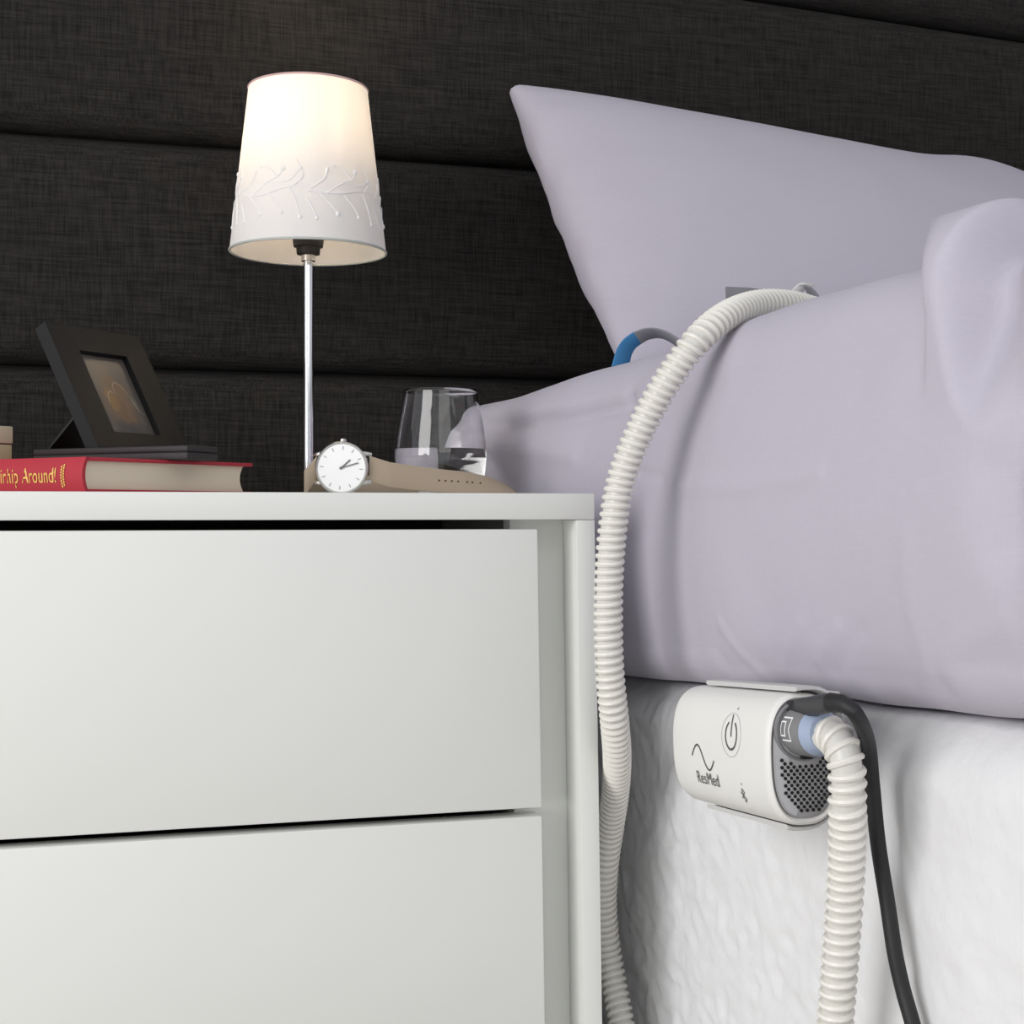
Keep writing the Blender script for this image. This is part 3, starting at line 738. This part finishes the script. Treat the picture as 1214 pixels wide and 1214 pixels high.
# ------------------------------------------------------------------ tumbler with water
GC = P(522.5, 587, 1.235); GC.z = NZ
gl = thing('drinking_glass', GC, 'clear tapered glass tumbler half full of water on the cabinet', 'glass')
def rg(z):      # outside radius by height
    pts = [(0, .0290), (.004, .0325), (.012, .0358), (.024, .0380), (.034, .0386), (.046, .0378), (.0885, .0308)]
    for (a, ra), (b, rb2) in zip(pts, pts[1:]):
        if a <= z <= b: return lerp(ra, rb2, sstep(0, 1, (z - a) / (b - a)) * .35 + .65 * (z - a) / (b - a))
    return pts[-1][1]
GH = 0.0885
zz = [GH * k / 40 for k in range(41)]
wt = 0.0011
prof = [(0, 0.0001)] + [(rg(z), z + 0.0001) for z in zz] + [(rg(GH) - wt * .5, GH + .0006)] + [(rg(z) - wt, z) for z in reversed(zz) if z >= 0.007] + [(0.022, 0.0062), (0, 0.006)]
mk('tumbler', *lathe(prof, 96), M['glass'], gl, angle=50)
ZW = 0.0395
prof = [(0, 0.0059), (0.022, 0.0061)] + [(rg(z) - wt + 0.00015, z) for z in [0.0072 + (ZW - 0.0072) * k / 16 for k in range(17)]] + [(0, ZW)]
wt_o = mk('water', *lathe(prof, 96), M['water'], None, angle=50); wt_o.location = GC
tag(wt_o, 'clear still water filling the lower half of the tumbler', 'water')

# ------------------------------------------------------------------ breathing hoses
def hose(name, pts, rad, label, pitch=0.0054):
    cpts = catmull(pts, 0.0015)
    root = thing(name, cpts[-1], label, 'hose', group=None)
    mk('hose_wall', *tube(cpts, rad - 0.0021, 16), M['tube'], root, world=True)
    mk('spiral_rib', *helix(cpts, rad - 0.0019, pitch, 0.0019, 18, 7, 0.95), M['rib'], root, world=True)
    return root, cpts
up_pts = [(1000, 381, 1.085), (968, 369, 1.06), (932, 360.5, 1.025), (895, 361.5, .995), (860, 375, .962), (829, 401, .944), (800, 438, .945), (775, 478, .95), (752, 525, .955),
          (736, 570, .96), (727, 620, .962), (722, 680, .966), (721, 740, .970), (723, 800, .975), (728, 850, .985), (731.5, 895, 1.010), (730, 935, 1.045),
          (724, 980, 1.075), (717.5, 1030, 1.092), (716, 1075, 1.105), (720, 1120, 1.11), (727, 1160, 1.105), (737, 1214, 1.09), (744, 1260, 1.08), (748, 1330, 1.07)]
h1, c1 = hose('corrugated_hose', [P(*q) for q in up_pts], 0.0100, 'white ribbed hose draped from the mattress down beside the cabinet')
mk('hose_cuff', *tube([c1[0] + (c1[0] - c1[3]).normalized() * 0.012, c1[0] + (c1[2] - c1[0]) * .5], 0.0092, 20), M['clip'], h1, world=True)

# ------------------------------------------------------------------ breathing machine in its bed mount
TILT = R(-4.5)
DO = Vector((0.345, 0.6915, CZ - 0.1285))
dev = thing('breathing_machine', DO, 'compact white breathing machine with grey end hanging on the bed side', 'machine', (TILT, 0, 0))
DL, DD, DH = 0.137, 0.0215, 0.0343           # length, half depth, half height
def sup(a, s=1.0, e=2.7):
    c, s_ = math.cos(a), math.sin(a)
    return (DD + s * DD * math.copysign(abs(c) ** (2 / e), c), s * DH * math.copysign(abs(s_) ** (2 / e), s_))
NS = 72
def loft(rings, caps=(True, True)):
    V = []
    for (s, y) in rings:
        for k in range(NS):
            x, z = sup(2 * math.pi * k / NS, 1); 
            # uniform inset instead of scaling so that the rim keeps an even width
            x = DD + (x - DD) * (1 - s / DD); z = z * (1 - s / DH)
            V.append(Vector((x, y, z)))
    Fc = grid_faces(len(rings), NS, False, True)
    if caps[0]: Fc.append(tuple(range(NS)))
    if caps[1]: Fc.append(tuple((len(rings) - 1) * NS + k for k in range(NS)))
    return V, Fc
def lt2(rings): return loft(rings)
shell_r = [(0.0045, 0.0040), (0.0032, 0.0012), (0.0022, 0.0004), (0.0010, 0.0010), (0.0002, 0.0030), (0.0, 0.0055), (0.0, 0.10)]
for k in range(1, 11):
    a = math.pi / 2 * k / 10; shell_r.append((0.012 * (1 - math.cos(a)), 0.119 + 0.018 * math.sin(a)))
shell = mk('shell', *lt2(shell_r), M['shell'], dev, angle=50)
cap = mk('end_cap', *lt2([(0.0045, 0.0039), (0.0040, 0.0016), (0.0048, 0.0006), (0.0070, 0.0000), (0.0110, -0.0006)]), M['capgrey'], dev, angle=50)
CX, CY = 0.0205, 0.0150                        # connector centre on the end face (x, z)
# paler front segment of the end face
pv = []
for k in range(25):
    a = math.pi * (0.66 + 0.76 * k / 24); x, z = sup(a)
    for s in (0.0048, 0.0118):
        pv.append(Vector((DD + (x - DD) * (1 - s / DD), -0.0007 if s > .01 else 0.0002, z * (1 - s / DH))))
mk('pale_edge_panel', pv, [(2 * k, 2 * k + 1, 2 * k + 3, 2 * k + 2) for k in range(24)], M['pale'], cap)
def ylathe(prof, n=40, cx=CX, cz=CY):          # prof: (radius, y)
    V, Fc = lathe(prof, n); return [Vector((cx + v.x, v.z, cz + v.y)) for v in V], Fc
mk('connector_ring', *ylathe([(0.0162, 0.0005), (0.0160, -0.0010), (0.0152, -0.0014), (0.0142, -0.0010), (0.0138, 0.0005)]), M['conn'], dev)
barrel = mk('hose_connector', *ylathe([(0.0132, 0.0), (0.0130, -0.0015), (0.0130, -0.0135), (0.0124, -0.0178), (0.0110, -0.0195)]), M['conn'], dev)
# white bracket marks on the barrel (front side), wrapped round it
def barrel_map(V, off=0.00015, r=0.0130):
    out = []
    for y, s in V:
        a = math.pi + (s + 0.0016) / r; out.append(Vector((CX + (r + off) * math.cos(a), y, CY - (r + off) * math.sin(a))))
    return out
def mark(pts, wd, closed=False):
    d = []
    for (a, b) in zip(pts, pts[1:]):
        for k in range(8): d.append((lerp(a[0], b[0], k / 8), lerp(a[1], b[1], k / 8)))
    d.append(pts[-1]); return stroke(d, wd)
G = ([], [])
for pts in ([(-0.0020, 0.0060), (-0.0112, 0.0060)], [(-0.0112, 0.0064), (-0.0112, 0.0030)], [(-0.0110, 0.003), (-0.0102, 0.0)], [(-0.0102, 0.0), (-0.0110, -0.003)],
            [(-0.0112, -0.0030), (-0.0112, -0.0064)], [(-0.0112, -0.0060), (-0.0020, -0.0060)],
            [(-0.0016, 0.0036), (-0.0060, 0.0036)], [(-0.0060, 0.0040), (-0.0060, -0.0040)], [(-0.0060, -0.0036), (-0.0016, -0.0036)], [(-0.0016, -0.0040), (-0.0016, 0.0040)]):
    a, f = mark(pts, 0.0009); G = join(G, (barrel_map(a), f))
mk('latch_mark', *G, M['white_print'], barrel, smooth=False)
mk('latch_slot', *box(CX - 0.0030, CX + 0.0030, -0.0050, -0.0024, CY - 0.0146, CY - 0.0126), M['hole'], barrel, smooth=False)
# perforated vent: tiny holes, too many and too small to be single parts
G = ([], []); pit = 0.0034
disc = lathe([(0, -0.0009), (0.00098, -0.0009), (0.00098, -0.00045)], 8)
for i in range(-12, 13):
    for j in range(-24, 25):
        x = DD + (i + (0.5 if j % 2 else 0)) * pit; z = j * pit * 0.55
        if math.hypot(x - CX, z - CY) < 0.0182 or z > 0.004: continue
        u, v_ = abs((x - DD - 0.001) / (DD - 0.0065)), abs(z / (DH - 0.0065))
        if u ** 2.6 + v_ ** 2.6 > 1: continue
        if x < DD - 0.0125 and z > 0.0: continue
        G = join(G, ([Vector((x + v.x, v.z, z + v.y)) for v in disc[0]], disc[1]))
tag(mk('vent_holes', *G, M['hole'], cap, smooth=False), 'small dark holes in the grey end', kind='stuff')
mk('socket_recess', *box(0.0120, 0.0300, -0.0016, 0.0002, 0.0215, 0.0305, 0.0012), M['plug'], cap)
# printing on the curved front: (u along the length from the near end, v height)
def on_front(u, v, off=0.00015):
    x = DD - DD * (1 - min(.999, abs(v / DH)) ** 2.7) ** (1 / 2.7); return Vector((x - off, u, v))
def front_print(name, geo, m=M['ink'], off=0.00025): return mk(name, [on_front(u, v, off) for u, v in geo[0]], geo[1], m, shell, smooth=False)
tv, tf = text_geo('ResMed', 0.0098, 0.92); w_ = max(v[0] for v in tv)
front_print('maker_lettering', ([(0.0925 - u, v - 0.0195) for u, v in tv], tf), off=0.0006)
wav = [(0.0965 - 0.0300 * k / 40, -0.0045 + 0.0066 * math.sin(2 * math.pi * (k / 40) * 0.98)) for k in range(41)]
front_print('maker_wave', stroke(wav, 0.0011))
arc = [(0.0435 + 0.0070 * math.sin(R(a)), 0.0105 + 0.0078 * math.cos(R(a))) for a in range(32, 329, 8)]
front_print('power_symbol', join(stroke(arc, 0.0012), stroke([(0.0435, 0.0215 - .001 * k) for k in range(13)], 0.0012)))
ring = [(0.0435 + 0.0120 * math.sin(R(a)), 0.0105 + 0.0118 * math.cos(R(a))) for a in range(0, 361, 10)]
front_print('button_outline', stroke(ring, 0.00035), M['pale'])
dot = lambda u, v, r: ([(u + r * math.cos(R(a)), v + r * math.sin(R(a))) for a in range(0, 360, 45)], [tuple(range(8))])
front_print('indicator_light', dot(0.0405, 0.0248, 0.0007), M['conn'])
front_print('indicator_light', dot(0.0335, -0.0150, 0.0006), M['conn'])
bt = [(0.0315, -0.0212), (0.0265, -0.0248), (0.0290, -0.0268), (0.0290, -0.0192), (0.0265, -0.0212), (0.0315, -0.0248)]
bt = [(u + 0.0055, v + 0.0018) for u, v in bt]
front_print('wireless_symbol', mark(bt, 0.0006))
# mount: back plate with a lip over and under the machine, hooked between mattress and base
mo = thing('machine_mount', DO, 'pale grey plastic bed mount gripping the machine above and below', 'mount', (TILT, 0, 0))
mo.location = DO
mk('back_plate', *box(2 * DD + 0.0006, 2 * DD + 0.0046, 0.006, 0.126, -0.034, 0.034, 0.0015), M['mount'], mo)
def lip(s, x0, y0, y1, lift):
    sec = []
    for k in range(13):
        a = math.pi * (0.5 + x0) * (1 - k / 12) if False else lerp(math.pi * x0, 0.0, k / 12)
        x, z = sup(a, 1.0); sec.append((x, z))
    V = []; yy = [y0, y0 + 0.002] + [lerp(y0 + 0.002, y1 - 0.002, k / 6) for k in range(1, 6)] + [y1 - 0.002, y1]
    for yq in yy:
        e = 0.0006 if yq in (y0, y1) else 0
        for (x, z) in sec: V.append(Vector((x + (0.0010), yq, s * (z + lift + 0.0026 - e))))
        for (x, z) in reversed(sec): V.append(Vector((x + (0.0010), yq, s * (z + lift + e))))
    n = 26; Fc = grid_faces(len(yy), n, False, True); Fc.append(tuple(range(n))); Fc.append(tuple((len(yy) - 1) * n + k for k in range(n)))
    return V, Fc
mk('upper_lip', *lip(1, 0.56, -0.004, 0.110, 0.0012), M['mount'], mo, angle=50)
mk('lower_lip', *lip(-1, 0.60, 0.006, 0.108, 0.0010), M['mount'], mo, angle=50)
# ------------------------------------------------------------------ machine hose
Rm = Matrix.Rotation(TILT, 4, 'X')
def dw(x, y, z): return DO + (Rm @ Vector((x, y, z)))
hs = dw(CX, -0.0235, CY)
arc_pts = [dw(CX + 0.0015 * k / 6, -0.0265 - 0.0155 * math.sin(R(15 * k)), CY - 0.0155 * (1 - math.cos(R(15 * k)))) for k in range(7)]
e_ = arc_pts[-1]
lowp = [hs] + arc_pts + [e_ + Vector((.0005, .0003, -.005)), e_ + Vector((.001, .0008, -.011)), e_ + Vector((.0015, .002, -.020)), P(1005, 985, 0.735), P(1002, 1050, 0.745), P(997, 1120, .752), P(990, 1214, .76), P(985, 1290, .77), P(982, 1360, .78)]
h2, c2 = hose('corrugated_hose', lowp, 0.0098, 'white ribbed hose plugged into the grey end of the breathing machine', 0.0060)
mk('hose_cuff', *tube([dw(CX, -0.0188, CY), dw(CX, -0.0205, CY), dw(CX, -0.0235, CY), dw(CX, -0.027, CY)], lambda s: lerp(0.0122, 0.0100, s), 24), M['cuff'], h2, world=True)
# ------------------------------------------------------------------ power cord
pl0 = dw(0.0175, -0.0012, 0.0262)
cp = [P(998, 834, .715), P(1010, 841, .71), P(1021, 858, .718), P(1029.5, 885, .744), P(1034, 930, .757), P(1041, 1000, .756), P(1052, 1070, .751), P(1061, 1130, .746), P(1071, 1175, .742), P(1084, 1222, .735), P(1098, 1290, .73)]
cd = thing('power_cord', catmull(cp, .01)[-1], 'black power cord hanging from the top of the breathing machine', 'cord')
pe = P(985, 833, .722)
mk('plug', *tube([pl0, pl0.lerp(pe, .08), pl0.lerp(pe, .9), pe], lambda s: 0.0052 if s < .95 else 0.0044, 14, 0.8), M['plug'], cd, world=True)
mk('strain_relief', *tube([pe, pe.lerp(cp[0], .6), cp[0], cp[0].lerp(cp[1], .4)], lambda s: lerp(0.0050, 0.0042, s), 12), M['cable'], cd, world=True)
mk('cable', *tube(catmull(cp, .004), 0.0040, 12), M['cable'], cd, world=True)

# ------------------------------------------------------------------ breathing mask and its straps on the bed
mq = P(930, 372, 1.2); mq.z = CZ + 0.120
mask = thing('breathing_mask', mq, 'grey breathing mask with blue and grey head straps lying before the pillow', 'mask')
def rib_px(name, st, m, th=0.0022):
    lo = [P(a, b, t) for a, b, t, _ in st]; wv3 = [q for *_, q in st]
    return mk(name, *ribbon(*dense(lo, wv3, 6), th), m, mask, world=True, angle=50)
D = FW; U = Vector((0, 0, 1))
def wvx(d, r, u): return FW * d + RT * r + U * u
A = [(725.5, 434, 1.195), (727.5, 427, 1.195), (732, 413, 1.195), (740, 402, 1.195), (751, 394, 1.195), (765, 389.5, 1.195), (780, 390, 1.195), (795, 396, 1.19), (812, 408, 1.18), (826, 422, 1.17)]
ww = [wvx(.010, .013, -.003), wvx(.010, .013, -.003), wvx(.010, .012, -.004), wvx(.010, .010, -.006), wvx(.010, .007, -.008), wvx(.012, .003, -.007), wvx(.014, .0, -.004), wvx(.015, -.002, -.002), wvx(.015, -.002, -.002), wvx(.015, 0, 0)]
def smooth_strip(name, pts, wds, m):
    pp = catmull(pts, 0.002) + [Vector(pts[-1])]; n = len(pp)
    wq = []
    for i in range(n):
        s = i / (n - 1) * (len(wds) - 1); k = min(int(s), len(wds) - 2); wq.append(wds[k].lerp(wds[k + 1], s - k))
    return mk(name, *ribbon(pp, wq, 0.0022), m, mask, world=True, angle=50)
Ap = [P(*q) for q in A]
tag(smooth_strip('head_strap', Ap[:5], ww[:5], M['blue']), 'blue strap')
tag(smooth_strip('head_strap', Ap[4:], ww[4:], M['greyweb']), 'grey strap')
# side arm, clip, and far arm
tag(smooth_strip('mask_arm', [P(861, 354, 1.205), P(885, 356, 1.21), P(910, 357, 1.215), P(938, 359, 1.215)], [wvx(.002, 0, .0098), wvx(.002, 0, .0108), wvx(.002, 0, .0092), wvx(.002, 0, .0085)], M['greyweb']), 'grey mask arm')
tag(smooth_strip('mask_clip', [P(930, 356, 1.205), P(937, 346, 1.205), P(944, 338.5, 1.205), P(950, 336, 1.205), P(955, 337, 1.205)], [wvx(.004, .0115, .0015)] * 3 + [wvx(.004, .010, .000), wvx(.004, .008, -.001)], M['clip']), 'light grey clip')
tag(smooth_strip('mask_arm', [P(952, 338, 1.20), P(960, 340, 1.20), P(968, 348, 1.20), P(977, 364, 1.20)], [wvx(.006, .005, -.006), wvx(.006, .004, -.008), wvx(.006, .003, -.009), wvx(.006, .002, -.009)], M['greyweb']), 'grey mask arm')
V, Fc = lathe([(0, -0.002), (0.016, -0.002), (0.022, 0.004), (0.021, 0.012), (0.014, 0.016), (0, 0.017)], 28)
mk('nasal_cushion', [P(965, 378, 1.24) + FW * (v.x * .8) + RT * (v.y * 1.2) + U * (v.z) for v in V], Fc, M['silicone'], mask, world=True)
